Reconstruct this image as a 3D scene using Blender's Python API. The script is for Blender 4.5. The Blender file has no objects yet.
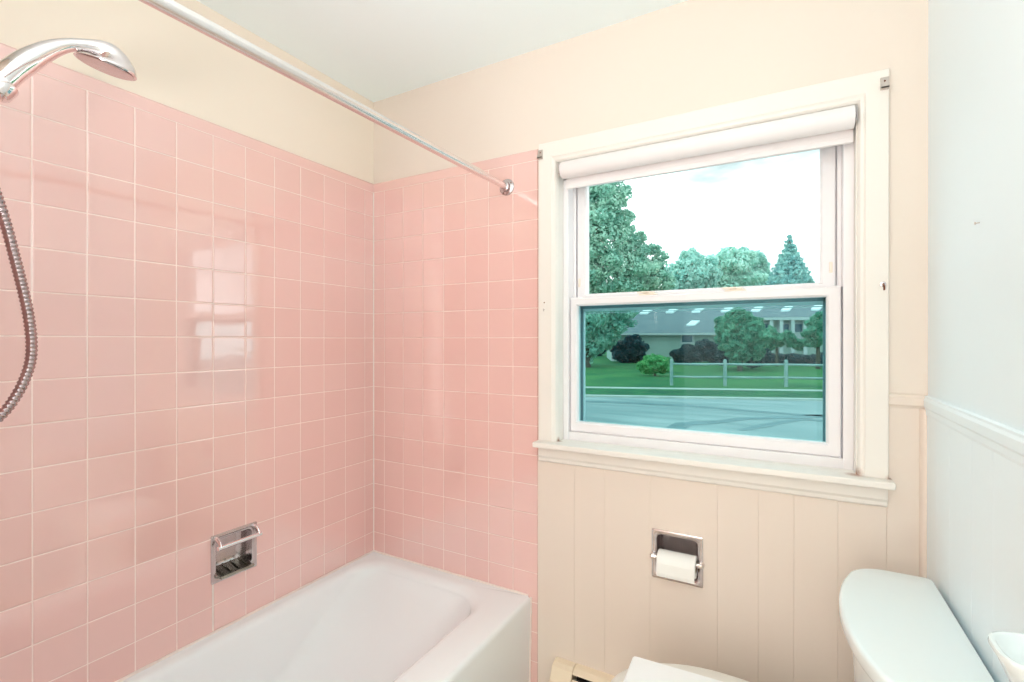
import bpy, bmesh, math, random
from mathutils import Vector, Matrix
import numpy as np

SC = bpy.context.scene
COL = SC.collection
PI = math.pi

# ------------------------------------------------------------------ helpers
def lin(c):
    return tuple((x/12.92 if x <= 0.04045 else ((x+0.055)/1.055)**2.4) for x in [v/255.0 for v in c]) + (1.0,)

class MB:
    """collects geometry and links it as ONE mesh object"""
    def __init__(self):
        self.v = []; self.f = []
    def add(self, vs, fs):
        o = len(self.v)
        self.v += [tuple(p) for p in vs]
        self.f += [tuple(i+o for i in f) for f in fs]
        return self
    def box(self, x0, x1, y0, y1, z0, z1):
        x0, x1 = min(x0, x1), max(x0, x1); y0, y1 = min(y0, y1), max(y0, y1); z0, z1 = min(z0, z1), max(z0, z1)
        vs = [(x0,y0,z0),(x1,y0,z0),(x1,y1,z0),(x0,y1,z0),(x0,y0,z1),(x1,y0,z1),(x1,y1,z1),(x0,y1,z1)]
        return self.add(vs, [(0,3,2,1),(4,5,6,7),(0,1,5,4),(1,2,6,5),(2,3,7,6),(3,0,4,7)])
    def rings(self, rings, cap0=True, cap1=True, closed=True):
        n = len(rings[0]); vs = [p for r in rings for p in r]; fs = []
        for i in range(len(rings)-1):
            for j in range(n if closed else n-1):
                k = (j+1) % n
                fs.append((i*n+j, i*n+k, (i+1)*n+k, (i+1)*n+j))
        if cap0: fs.append(tuple(reversed(range(n))))
        if cap1: fs.append(tuple(range((len(rings)-1)*n, len(rings)*n)))
        return self.add(vs, fs)
    def prism(self, poly, a, b, axis):
        """poly of 2D points in the plane normal to axis (0:x ->(y,z), 1:y ->(x,z), 2:z ->(x,y))"""
        def P(p, t):
            return (t, p[0], p[1]) if axis == 0 else ((p[0], t, p[1]) if axis == 1 else (p[0], p[1], t))
        return self.rings([[P(p, a) for p in poly], [P(p, b) for p in poly]])
    def tube(self, path, rad, n=16, cap=True, flat=1.0):
        pts = [Vector(p) for p in path]
        if not hasattr(rad, '__len__'): rad = [rad]*len(pts)
        t0 = (pts[1]-pts[0]).normalized()
        ref = Vector((0,0,1)) if abs(t0.z) < 0.9 else Vector((1,0,0))
        nrm = t0.cross(ref).normalized()
        rg = []
        for i, p in enumerate(pts):
            a = pts[max(i-1,0)]; b = pts[min(i+1,len(pts)-1)]
            t = (b-a).normalized()
            nrm = (nrm - t*nrm.dot(t)).normalized()
            bn = t.cross(nrm)
            rg.append([p + nrm*(rad[i]*flat*math.cos(2*PI*k/n)) + bn*(rad[i]*math.sin(2*PI*k/n)) for k in range(n)])
        return self.rings(rg, cap, cap)
    def lathe(self, prof, origin, axis, n=32):
        """prof [(r, h)] spun about axis through origin"""
        ax = Vector(axis).normalized(); o = Vector(origin)
        ref = Vector((0,0,1)) if abs(ax.z) < 0.9 else Vector((1,0,0))
        u = ax.cross(ref).normalized(); w = ax.cross(u)
        rg = [[o + ax*h + (u*math.cos(2*PI*k/n) + w*math.sin(2*PI*k/n))*max(r, 1e-5) for k in range(n)] for r, h in prof]
        return self.rings(rg)
    def build(self, name, mat, parent=None, smooth=False, bevel=0, seg=2, subsurf=0, angle=35):
        me = bpy.data.meshes.new(name)
        me.from_pydata(self.v, [], self.f); me.update()
        bm = bmesh.new(); bm.from_mesh(me)
        bmesh.ops.recalc_face_normals(bm, faces=bm.faces)
        bm.to_mesh(me); bm.free()
        me.materials.append(mat)
        o = bpy.data.objects.new(name, me); COL.objects.link(o)
        if smooth:
            for p in me.polygons: p.use_smooth = True
            try: me.set_sharp_from_angle(angle=math.radians(angle))
            except Exception: pass
        if bevel:
            m = o.modifiers.new('bevel', 'BEVEL'); m.width = bevel; m.segments = seg
            m.limit_method = 'ANGLE'; m.angle_limit = math.radians(40)
        if subsurf:
            m = o.modifiers.new('sub', 'SUBSURF'); m.levels = subsurf; m.render_levels = subsurf
        if parent:
            o.parent = parent
            o.matrix_parent_inverse = parent.matrix_basis.inverted()   # parent is an unrotated empty or a mesh at the origin
        return o

def tag(o, label, cat, group=None, kind=None):
    o['label'] = label; o['category'] = cat
    if group: o['group'] = group
    if kind: o['kind'] = kind
    return o
def struct(o, label=None):
    o['kind'] = 'structure'
    if label: o['label'] = label
    return o
def empty(name, loc, label, cat, group=None, rz=0.0):
    o = bpy.data.objects.new(name, None); COL.objects.link(o)
    o.empty_display_size = 0.05
    o.location = loc; o.rotation_euler = (0,0,rz)
    o['label'] = label; o['category'] = cat
    if group: o['group'] = group
    return o

def grid_boxes(mb, u0, u1, v0, v1, holes, w0, w1, axis):
    """slab over u,v with rectangular holes; axis = thickness axis (0: u=y v=z, 1: u=x v=z)"""
    us = sorted(set([u0,u1]+[min(max(h[i],u0),u1) for h in holes for i in (0,1)]))
    vs = sorted(set([v0,v1]+[min(max(h[i],v0),v1) for h in holes for i in (2,3)]))
    for a, b in zip(us, us[1:]):
        for c, d in zip(vs, vs[1:]):
            mu, mv = (a+b)/2, (c+d)/2
            if any(h[0] < mu < h[1] and h[2] < mv < h[3] for h in holes): continue
            if axis == 0: mb.box(w0, w1, a, b, c, d)
            else: mb.box(a, b, w0, w1, c, d)
    return mb

def fillet(poly, radii, seg=8):
    out = []; n = len(poly)
    for i in range(n):
        p = Vector(poly[i]); a = Vector(poly[i-1]); b = Vector(poly[(i+1)%n]); r = radii[i] if hasattr(radii,'__len__') else radii
        if r <= 0: out.append((p.x,p.y)); continue
        da = (a-p).normalized(); db = (b-p).normalized()
        ang = da.angle(db); t = r/math.tan(ang/2)
        c = p + (da+db).normalized()*(r/math.sin(ang/2))
        s = p+da*t-c; e = p+db*t-c
        a0 = math.atan2(s.y, s.x); a1 = math.atan2(e.y, e.x)
        d = (a1-a0+PI) % (2*PI) - PI
        for k in range(seg+1):
            th = a0+d*k/seg
            out.append((c.x+r*math.cos(th), c.y+r*math.sin(th)))
    return out

def rrect(x0, x1, y0, y1, r, n=10):
    """rounded rectangle with always 4*(n+1) points; r may be 4 radii"""
    if not hasattr(r,'__len__'): r = (r,)*4
    pts = []
    for (cx, cy, sx, sy, a0, q) in ((x1,y1,-1,-1,0,r[0]),(x0,y1,1,-1,PI/2,r[1]),(x0,y0,1,1,PI,r[2]),(x1,y0,-1,1,1.5*PI,r[3])):
        for k in range(n+1):
            th = a0+PI/2*k/n
            pts.append((cx+sx*q+q*math.cos(th), cy+sy*q+q*math.sin(th)))
    return pts

# ------------------------------------------------------------------ materials
def principled(name, col, rough=0.5, metal=0.0, spec=0.5, coat=0.0, noise=0.0, nscale=20, bump=0.0, bscale=60):
    m = bpy.data.materials.new(name); m.use_nodes = True
    nt = m.node_tree; b = nt.nodes['Principled BSDF']
    c = lin(col)
    b.inputs['Base Color'].default_value = c
    b.inputs['Roughness'].default_value = rough; b.inputs['Metallic'].default_value = metal
    b.inputs['Specular IOR Level'].default_value = spec
    b.inputs['Coat Weight'].default_value = coat
    tc = nt.nodes.new('ShaderNodeTexCoord')
    nz = nt.nodes.new('ShaderNodeTexNoise'); nz.inputs['Scale'].default_value = nscale; nz.inputs['Detail'].default_value = 4
    nt.links.new(tc.outputs['Object'], nz.inputs['Vector'])
    mx = nt.nodes.new('ShaderNodeMix'); mx.data_type = 'RGBA'
    k = noise
    mx.inputs[6].default_value = tuple(x*(1-k) for x in c[:3])+(1,); mx.inputs[7].default_value = tuple(min(1,x*(1+k)) for x in c[:3])+(1,)
    nt.links.new(nz.outputs['Fac'], mx.inputs[0]); nt.links.new(mx.outputs[2], b.inputs['Base Color'])
    if bump:
        n2 = nt.nodes.new('ShaderNodeTexNoise'); n2.inputs['Scale'].default_value = bscale; n2.inputs['Detail'].default_value = 3
        nt.links.new(tc.outputs['Object'], n2.inputs['Vector'])
        bp = nt.nodes.new('ShaderNodeBump'); bp.inputs['Strength'].default_value = bump; bp.inputs['Distance'].default_value = 0.002
        nt.links.new(n2.outputs['Fac'], bp.inputs['Height']); nt.links.new(bp.outputs['Normal'], b.inputs['Normal'])
    return m

TILE = 0.1095
def tile_mat(name, axis, off_u, off_v, width=TILE, height=TILE):
    """glossy pink ceramic tile with pale grout; axis = wall normal axis"""
    m = bpy.data.materials.new(name); m.use_nodes = True
    nt = m.node_tree; N = nt.nodes; Lk = nt.links; b = N['Principled BSDF']
    tc = N.new('ShaderNodeTexCoord'); sp = N.new('ShaderNodeSeparateXYZ'); Lk.new(tc.outputs['Object'], sp.inputs[0])
    def math2(op, a, v):
        q = N.new('ShaderNodeMath'); q.operation = op
        if hasattr(a, 'links'): Lk.new(a, q.inputs[0])
        else: q.inputs[0].default_value = a
        q.inputs[1].default_value = v
        return q.outputs[0]
    u = math2('ADD', sp.outputs[1 if axis == 0 else 0], off_u)
    v = math2('ADD', sp.outputs[2], off_v)
    cb = N.new('ShaderNodeCombineXYZ'); Lk.new(u, cb.inputs[0]); Lk.new(v, cb.inputs[1])
    def brick(mortar, smooth):
        br = N.new('ShaderNodeTexBrick'); br.offset = 0; br.squash = 1
        br.inputs['Scale'].default_value = 1; br.inputs['Mortar Size'].default_value = mortar
        br.inputs['Mortar Smooth'].default_value = smooth; br.inputs['Bias'].default_value = 0
        br.inputs['Brick Width'].default_value = width; br.inputs['Row Height'].default_value = height
        Lk.new(cb.outputs[0], br.inputs['Vector']); return br
    b1 = brick(0.0021, 0.6)
    b1.inputs['Color1'].default_value = lin(PINK1); b1.inputs['Color2'].default_value = lin(PINK2)
    b1.inputs['Mortar'].default_value = lin(GROUT)
    Lk.new(b1.outputs['Color'], b.inputs['Base Color'])
    b2 = brick(0.0045, 1.0)
    nz = N.new('ShaderNodeTexNoise'); nz.inputs['Scale'].default_value = 9; nz.inputs['Detail'].default_value = 1
    Lk.new(tc.outputs['Object'], nz.inputs['Vector'])
    inv = math2('SUBTRACT', 1.0, 0); inv.node.inputs[0].default_value = 1.0
    Lk.new(b2.outputs['Fac'], inv.node.inputs[1])
    # every tile is set at a slightly different tilt: per-tile random slope added to the height
    fl = N.new('ShaderNodeVectorMath'); fl.operation = 'SNAP'; Lk.new(cb.outputs[0], fl.inputs[0]); fl.inputs[1].default_value = (width, height, 1)
    wn = N.new('ShaderNodeTexWhiteNoise'); wn.noise_dimensions = '2D'; Lk.new(fl.outputs[0], wn.inputs['Vector'])
    cc = N.new('ShaderNodeVectorMath'); cc.operation = 'SUBTRACT'; Lk.new(wn.outputs['Color'], cc.inputs[0]); cc.inputs[1].default_value = (0.5,0.5,0.5)
    lo = N.new('ShaderNodeVectorMath'); lo.operation = 'SUBTRACT'; Lk.new(cb.outputs[0], lo.inputs[0]); Lk.new(fl.outputs[0], lo.inputs[1])
    dt = N.new('ShaderNodeVectorMath'); dt.operation = 'DOT_PRODUCT'; Lk.new(cc.outputs[0], dt.inputs[0]); Lk.new(lo.outputs[0], dt.inputs[1])
    tilt = math2('MULTIPLY', dt.outputs['Value'], 12.0)
    a = N.new('ShaderNodeMath'); a.operation = 'MULTIPLY_ADD'; Lk.new(nz.outputs['Fac'], a.inputs[0]); a.inputs[1].default_value = 0.35
    s = N.new('ShaderNodeMath'); s.operation = 'ADD'; Lk.new(inv, s.inputs[0]); Lk.new(tilt, s.inputs[1]); Lk.new(s.outputs[0], a.inputs[2])
    bp = N.new('ShaderNodeBump'); bp.inputs['Strength'].default_value = 0.55; bp.inputs['Distance'].default_value = 0.0016
    Lk.new(a.outputs[0], bp.inputs['Height']); Lk.new(bp.outputs['Normal'], b.inputs['Normal'])
    rr = N.new('ShaderNodeMapRange'); Lk.new(b1.outputs['Fac'], rr.inputs[0]); rr.inputs[3].default_value = 0.10; rr.inputs[4].default_value = 0.6
    Lk.new(rr.outputs[0], b.inputs['Roughness'])
    b.inputs['Specular IOR Level'].default_value = 0.8
    b.inputs['Coat Weight'].default_value = 1.0; b.inputs['Coat Roughness'].default_value = 0.035; b.inputs['Coat IOR'].default_value = 1.9
    Lk.new(bp.outputs['Normal'], b.inputs['Coat Normal'])
    return m

PINK1 = (241,196,188); PINK2 = (238,190,182); GROUT = (249,222,212)

M = {}
M['paint_left'] = principled('cream_wall_paint', (243,229,213), 0.6, noise=0.012, nscale=3, bump=0.08, bscale=90)
M['tone_back'] = principled('peach_back_wall', (233,219,207), 0.55, noise=0.012, nscale=3, bump=0.08, bscale=90)
M['tone_right'] = principled('cool_white_right_wall', (239,250,254), 0.5, noise=0.01, nscale=3, bump=0.06, bscale=90)  # right wall and its panelling: paler, cooler tone than the back wall
M['panel_back'] = principled('peach_back_panel', (232,216,203), 0.42, noise=0.02, nscale=2.5, bump=0.06, bscale=40)
M['panel_right'] = principled('cool_white_right_panel', (238,249,253), 0.4, noise=0.01, nscale=3, bump=0.05, bscale=40)
M['ceiling'] = principled('white_ceiling_paint', (243,254,255), 0.8, noise=0.01, nscale=4, bump=0.06, bscale=120)
M['floor'] = principled('floor_vinyl', (196,180,160), 0.4, noise=0.06, nscale=14)
M['trim'] = principled('cream_gloss_trim_paint', (238,231,223), 0.32, noise=0.015, nscale=6, bump=0.05, bscale=30)
def add_stains(m, pts, col):
    nt = m.node_tree; N = nt.nodes; Lk = nt.links; b = N['Principled BSDF']; src = b.inputs['Base Color'].links[0].from_socket
    tc = N.new('ShaderNodeTexCoord'); nz = N.new('ShaderNodeTexNoise'); nz.inputs['Scale'].default_value = 160; nz.inputs['Detail'].default_value = 4
    Lk.new(tc.outputs['Object'], nz.inputs['Vector'])
    for p, r in pts:
        d = N.new('ShaderNodeVectorMath'); d.operation = 'DISTANCE'; Lk.new(tc.outputs['Object'], d.inputs[0]); d.inputs[1].default_value = p
        mr = N.new('ShaderNodeMapRange'); Lk.new(d.outputs['Value'], mr.inputs[0]); mr.inputs[1].default_value = 0; mr.inputs[2].default_value = r; mr.inputs[3].default_value = 1.8; mr.inputs[4].default_value = 0
        mu = N.new('ShaderNodeMath'); mu.operation = 'MULTIPLY'; mu.use_clamp = True; Lk.new(mr.outputs[0], mu.inputs[0]); Lk.new(nz.outputs['Fac'], mu.inputs[1])
        mx = N.new('ShaderNodeMix'); mx.data_type = 'RGBA'; Lk.new(mu.outputs[0], mx.inputs[0]); Lk.new(src, mx.inputs[6]); mx.inputs[7].default_value = lin(col); src = mx.outputs[2]
    Lk.new(src, b.inputs['Base Color'])
add_stains(M['trim'], [((1.797,-0.008,0.995),0.026),((1.874,-0.012,0.993),0.016),((0.916,0.002,0.995),0.016)], (150,84,40))
M['vinyl'] = principled('white_window_vinyl', (240,235,236), 0.3, noise=0.008, nscale=10)
M['vinyl_dark'] = principled('window_seam_gasket', (140,120,122), 0.6, noise=0.02)
M['lock'] = principled('cream_plastic', (244,230,214), 0.4, noise=0.02)
M['storm'] = principled('grey_storm_frame', (128,150,158), 0.4, metal=0.2, noise=0.04)
M['stormlight'] = principled('pale_storm_frame', (215,228,232), 0.4, noise=0.03)
M['shade'] = principled('white_shade_fabric', (240,234,233), 0.7, noise=0.01, nscale=30, bump=0.05, bscale=300)
M['chrome'] = principled('chrome', (235,228,228), 0.09, metal=1.0, noise=0.02, nscale=30)
M['worn_chrome'] = principled('worn_chrome', (205,195,195), 0.22, metal=1.0, noise=0.18, nscale=45)
M['rod'] = principled('brushed_steel_rod', (236,228,226), 0.26, metal=1.0, noise=0.05, nscale=60)
M['tub'] = principled('white_tub_enamel', (243,245,246), 0.16, noise=0.006, nscale=5)
M['caulk'] = principled('white_caulk', (240,226,218), 0.5, noise=0.04, nscale=60)
M['porcelain'] = principled('white_porcelain', (236,243,243), 0.12, noise=0.005, nscale=5)
M['seat'] = principled('off_white_seat_plastic', (236,232,224), 0.3, noise=0.01, nscale=8)
M['towel'] = principled('white_towel_cotton', (252,252,252), 0.9, noise=0.01, nscale=120, bump=0.25, bscale=400)
M['paper'] = principled('white_toilet_paper', (247,245,240), 0.9, noise=0.01, nscale=100, bump=0.1, bscale=200)
M['heater'] = principled('beige_heater_enamel', (236,216,190), 0.4, noise=0.02, nscale=12)
M['dark'] = principled('heater_interior', (40,26,22), 0.7, noise=0.1)
M['rust'] = principled('rusted_screw', (120,70,45), 0.7, metal=0.3, noise=0.2, nscale=150)
M['bracket'] = principled('dull_grey_bracket', (196,184,176), 0.4, metal=0.5, noise=0.05, nscale=60)

def tray_mat():
    m = principled('soap_tray_chrome', (150,148,138), 0.25, metal=1.0, noise=0.3, nscale=35)
    return m
M['tray'] = tray_mat()

def glass(name, tint, refl=0.05):
    m = bpy.data.materials.new(name); m.use_nodes = True
    nt = m.node_tree; N = nt.nodes; Lk = nt.links
    for n in list(N): N.remove(n)
    out = N.new('ShaderNodeOutputMaterial'); tr = N.new('ShaderNodeBsdfTransparent'); gl = N.new('ShaderNodeBsdfGlossy')
    tr.inputs[0].default_value = tint+(1,); gl.inputs['Roughness'].default_value = 0.01
    tcn = N.new('ShaderNodeTexCoord'); nz = N.new('ShaderNodeTexNoise'); nz.inputs['Scale'].default_value = 3
    Lk.new(tcn.outputs['Object'], nz.inputs['Vector'])
    fr = N.new('ShaderNodeMapRange'); Lk.new(nz.outputs['Fac'], fr.inputs[0]); fr.inputs[3].default_value = refl*0.8; fr.inputs[4].default_value = refl*1.2
    mx = N.new('ShaderNodeMixShader'); Lk.new(fr.outputs[0], mx.inputs[0]); Lk.new(tr.outputs[0], mx.inputs[1]); Lk.new(gl.outputs[0], mx.inputs[2])
    Lk.new(mx.outputs[0], out.inputs[0])
    return m
M['glass_up'] = glass('clear_teal_glass', (0.93,0.985,0.98), 0.007)
M['glass_low'] = glass('teal_tinted_glass', (0.66,0.85,0.86), 0.010)

# ------------------------------------------------------------------ room dimensions
W = 1.955          # right wall
HZ = 2.44          # ceiling
YF = -2.75         # wall behind the camera
YA = -1.650        # end wall of the tub alcove
XT = 0.833         # edge of the tile on the window wall
ZT = 2.0686        # top of the tile
ZJ = 2.027         # last full tile joint, cap row above
OP = (0.906, 1.808, 0.972, 2.012)     # window opening
TP = (1.2555, 1.4045, 0.589, 0.739)   # recess for the paper holder
SD = (-0.716, -0.578, 0.575, 0.715)   # recess for the soap dish (y0,y1,z0,z1)

struct(MB().box(-0.12, W+0.12, YF-0.12, 0.16, -0.08, 0.0).build('floor', M['floor']))
struct(MB().box(-0.12, W+0.12, YF-0.12, 0.16, HZ, HZ+0.1).build('ceiling', M['ceiling']))
struct(grid_boxes(MB(), YF-0.12, 0.0, 0, HZ, [SD], -0.12, 0.0, 0).build('wall_left', M['paint_left']))
struct(grid_boxes(MB(), -0.12, W+0.12, 0, HZ, [OP, TP], 0.0, 0.16, 1).build('wall_back', M['tone_back']))
struct(MB().box(W, W+0.12, YF-0.12, 0.0, 0, HZ).build('wall_right', M['tone_right']))
struct(MB().box(0, W, YF-0.12, YF, 0, HZ).build('wall_front', M['paint_left']))
struct(MB().box(0, XT, YA-0.1, YA, 0, HZ).build('wall_alcove', M['paint_left']))

# tile panels (glossy square tiles, with a narrow cap row on top)
TK = 0.007
uoffL = 0.0599 + 40*TILE     # joints at y = -0.0599 - k*TILE
uoffB = -0.0727 + 10*TILE
voff = -1.37 + 20*TILE
tl = grid_boxes(MB(), YA, 0.0, 0.40, ZJ, [SD], 0.0, TK, 0).build('trim_1', tile_mat('pink_tile_left', 0, uoffL, voff))
struct(tl, 'pink square tile on the wall along the tub')
def cap_profile(): return [(0,ZJ),(TK,ZJ),(TK,ZT-0.006),(TK-0.002,ZT-0.0015),(0,ZT)]
MB().prism([(TK-0.0 if False else p[0], p[1]) for p in cap_profile()], 0, 1, 1)
capm = tile_mat('pink_tile_cap', 0, uoffL, -ZJ+TILE*0+0.0005, width=50.0, height=0.2)
mb = MB(); mb.rings([[(p[0], YA, p[1]) for p in cap_profile()], [(p[0], -TK, p[1]) for p in cap_profile()]])
mb.build('tile_cap', capm, tl)
tb = MB().box(TK, XT, -TK, 0.0, 0.0, ZJ).build('trim_2', tile_mat('pink_tile_back', 1, uoffB, voff))
struct(tb, 'pink square tile on the window wall over the tub end')
mb = MB(); mb.rings([[(0.0, -p[0], p[1]) for p in cap_profile()], [(XT, -p[0], p[1]) for p in cap_profile()]])
capm2 = tile_mat('pink_tile_cap_back', 1, uoffB, -ZJ+0.0005, width=50.0, height=0.2)
mb.build('tile_cap', capm2, tb)
MB().tube([(TK+0.001, -TK-0.001, 0.41), (TK+0.001, -TK-0.001, ZJ)], 0.003, 8).build('corner_caulk', M['caulk'], tb)
MB().box(TK, TK+0.0014, -0.7215, -0.7165, 0.415, 0.566).build('grout_patch', M['caulk'], tl)
struct(MB().box(0.0, XT, YA-0.0, YA+TK, 0.40, ZT).build('trim_3', tile_mat('pink_tile_end', 1, uoffB, voff)), 'pink tile on the shower end wall')

# ------------------------------------------------------------------ wood panelling and rails
PT = 0.005
def plank(mb, u0, u1, z0, z1, side, ch=0.0008):
    if side == 'back':
        pr = [(u0+0.0001,0),(u0+0.0001,-PT+ch),(u0+ch,-PT),(u1-ch,-PT),(u1-0.0001,-PT+ch),(u1-0.0001,0)]
        mb.prism(pr, z0, z1, 2)
    else:
        pr = [(W,u0+0.0001),(W-PT+ch,u0+0.0001),(W-PT,u0+ch),(W-PT,u1-ch),(W-PT+ch,u1-0.0001),(W,u1-0.0001)]
        mb.prism(pr, z0, z1, 2)
gv = [XT, 0.9784, 1.0908, 1.2453, 1.4513, 1.5636, 1.6552, 1.7610, 1.8690, W]
mb = MB()
for a, b in zip(gv, gv[1:]):
    if a > 1.85: plank(mb, a, b, 0.0, 1.185, 'back')
    elif a < 1.40 and b > 1.26:   # around the paper holder
        plank(mb, a, b, 0.0, TP[2], 'back'); plank(mb, a, b, TP[3], 0.93, 'back')
        if a < TP[0]: plank(mb, a, TP[0], TP[2], TP[3], 'back', 0.0001)
        if b > TP[1]: plank(mb, TP[1], b, TP[2], TP[3], 'back', 0.0001)
    else: plank(mb, a, b, 0.0, 0.93, 'back')
struct(mb.build('trim_4', M['panel_back']), 'painted wood panelling below the window')
gr = [-2.74,-2.6,-2.46,-2.33,-2.2,-2.05,-1.94,-1.80,-1.66,-1.55,-1.40,-1.29,-1.13,-1.02,-0.91,-0.75,-0.60,-0.472,-0.36,-0.215,-0.105,-PT]
mb = MB()
for a, b in zip(gr, gr[1:]): plank(mb, a, b, 0.0, 1.185, 'right', 0.0007)
struct(mb.build('trim_5', M['panel_right']), 'painted wood panelling on the toilet wall')
# chair rail: stepped profile
rp = [(0,1.181),(0.006,1.181),(0.008,1.186),(0.012,1.190),(0.0125,1.207),(0.009,1.212),(0.009,1.217),(0,1.219)]
mb = MB(); mb.rings([[(1.8705,-d,z) for d,z in rp],[(W,-d,z) for d,z in rp]])
struct(mb.build('trim_6', M['panel_back'], bevel=0.001), 'chair rail beside the window')
rq = [(0,1.166),(0.006,1.166),(0.0075,1.172),(0.0075,1.183),(0.0105,1.188),(0.011,1.205),(0.008,1.211),(0.008,1.216),(0,1.218)]
mb = MB(); mb.rings([[(W-d,-0.0,z) for d,z in rq],[(W-d,YF,z) for d,z in rq]])
struct(mb.build('trim_7', M['panel_right'], bevel=0.001), 'chair rail on the toilet wall')
mb = MB(); mb.prism([(W-0.004,-0.004)]+[(W-0.004-0.014*math.cos(t)*1.0, -0.004-0.014*math.sin(t)) for t in [k*PI/16 for k in range(9)]], 0.0, 1.181, 2)
struct(mb.build('trim_8', M['panel_back'], smooth=True), 'quarter round in the corner')
# window casing, stool and apron
CF = -0.021
mb = MB()
# mitred board with a rounded inner edge: f = 0 outer edge .. 1 inner edge
cp = [(0.0,0.0),(0.0,CF+0.002),(0.03,CF),(0.76,CF),(0.82,CF+0.0035),(0.93,CF+0.005),(1.0,CF+0.011),(1.0,0.004)]
def cst(fx0, fx1, fz0, fz1): return [(fx0+(fx1-fx0)*f, d, fz0+(fz1-fz0)*f) for f, d in cp]
mb.rings([cst(0.844,0.912,0.993,0.993), cst(0.844,0.912,2.077,2.003), cst(1.8715,1.805,2.077,2.003), cst(1.8715,1.805,0.993,0.993)])
struct(mb.build('trim_9', M['trim'], bevel=0.0012), 'cream window casing')
mb = MB(); mb.box(0.8376, 1.8805, -0.060, 0.0, 0.974, 0.993); mb.box(OP[0], OP[1], 0.0, 0.052, 0.974, 0.9925)
struct(mb.build('trim_10', M['trim'], bevel=0.004, seg=3), 'window stool')
ap = [(0.0,0.915),(-0.010,0.915),(-0.015,0.920),(-0.016,0.930),(-0.021,0.938),(-0.021,0.974),(0,0.974)]
mb = MB(); mb.prism(ap, 0.843, 1.8695, 0)
struct(mb.build('trim_11', M['trim'], bevel=0.001), 'apron under the window stool')

# ------------------------------------------------------------------ the window
win = MB()
# jamb liner + vinyl master frame
win.box(OP[0], 0.914, 0.0, 0.16, 0.985, 2.012); win.box(1.802, OP[1], 0.0, 0.16, 0.985, 2.012); win.box(OP[0], OP[1], 0.0, 0.16, 2.004, 2.012)
winf = struct(win.build('window_1', M['trim'], bevel=0.001))
mb = MB()
for x0, x1 in ((0.914, 0.934), (1.777, 1.802)):
    mb.box(x0, x1, 0.046, 0.155, 0.985, 2.004)
for x0, x1 in ((0.934, 0.945), (1.766, 1.777)):
    mb.box(x0, x1, 0.094, 0.100, 1.50, 1.985); mb.box(x0, x1, 0.136, 0.150, 0.985, 1.985)
mb.box(0.914, 1.802, 0.046, 0.155, 1.950, 2.004)
mb.box(0.914, 1.802, 0.050, 0.155, 0.980, 1.0212)
mb.build('frame', M['vinyl'], winf, bevel=0.0015)
def sash(name, x0, x1, z0, z1, y0, y1, gx0, gx1, gz0, gz1, gm):
    m = MB()
    def miter(a, b, c, d, e, f, g, h): pass
    # four mitred members, chamfered towards the glass
    o = [(x0,z0),(x1,z0),(x1,z1),(x0,z1)]; i = [(gx0,gz0),(gx1,gz0),(gx1,gz1),(gx0,gz1)]
    k = 0.006
    c = [(gx0-k,gz0-k),(gx1+k,gz0-k),(gx1+k,gz1+k),(gx0-k,gz1+k)]
    ch = 0.0035
    o2 = [(x0+ch,z0+ch),(x1-ch,z0+ch),(x1-ch,z1-ch),(x0+ch,z1-ch)]
    loops = [[(p[0],y1,p[1]) for p in o],[(p[0],y0+ch,p[1]) for p in o],[(p[0],y0,p[1]) for p in o2],[(p[0],y0,p[1]) for p in c],
             [(p[0],y0+0.006,p[1]) for p in i],[(p[0],y1,p[1]) for p in i]]
    n = 4; vs = [p for l in loops for p in l]; fs = []
    for a in range(len(loops)):
        b = (a+1) % len(loops)
        for j in range(4):
            q = (j+1) % 4
            fs.append((a*4+j, a*4+q, b*4+q, b*4+j))
    m.add(vs, fs)
    s = m.build(name, M['vinyl'], winf)
    gy = (y0+y1)/2+0.004
    MB().box(gx0-0.004, gx1+0.004, gy, gy+0.004, gz0-0.004, gz1+0.004).build('pane', gm, s)
    return s
ls = sash('lower_sash', 0.9355, 1.7735, 1.0215, 1.515, 0.060, 0.094, 0.963, 1.7375, 1.059, 1.487, M['glass_low'])
us = sash('upper_sash', 0.9465, 1.7640, 1.497, 1.966, 0.100, 0.134, 0.983, 1.7240, 1.533, 1.9440, M['glass_up'])
for xc in (1.2187, 1.4933):
    m = MB()
    m.box(xc-0.030, xc+0.030, 0.066, 0.092, 1.515, 1.521)
    m.box(xc-0.018, xc+0.022, 0.070, 0.088, 1.521, 1.528)
    lk = m.build('sash_lock', M['lock'], ls, bevel=0.002)
    MB().box(xc-0.036, xc+0.006, 0.064, 0.070, 1.523, 1.529).build('lock_lever', M['lock'], ls, bevel=0.0015)
for xc in (0.952, 1.757):
    MB().box(xc-0.022, xc+0.022, 0.066, 0.090, 1.515, 1.5185).build('tilt_latch', M['vinyl'], ls, bevel=0.001)
for xc in (0.957, 1.751):
    MB().box(xc-0.004, xc+0.004, 0.097, 0.1005, 1.560, 1.592).build('sash_stop', M['lock'], us, bevel=0.001)
# grey storm-window frame outside, seen through the lower pane
m = MB()
m.box(0.934, 0.9560, 0.1405, 0.150, 1.02, 1.50); m.box(1.7335, 1.777, 0.1405, 0.150, 1.02, 1.50)
m.box(0.934, 1.777, 0.1405, 0.150, 1.02, 1.026); m.box(0.934, 1.777, 0.1405, 0.150, 1.478, 1.50)
sf = m.build('storm_frame', M['storm'], winf, bevel=0.001)
m = MB(); m.box(0.956, 0.962, 0.1385, 0.1495, 1.026, 1.478); m.box(0.956, 1.7335, 0.1385, 0.1495, 1.469, 1.4795); m.box(0.956, 1.7335, 0.1385, 0.1495, 1.462, 1.4645)
m.build('screen_channel', M['stormlight'], winf, bevel=0.001)

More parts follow.
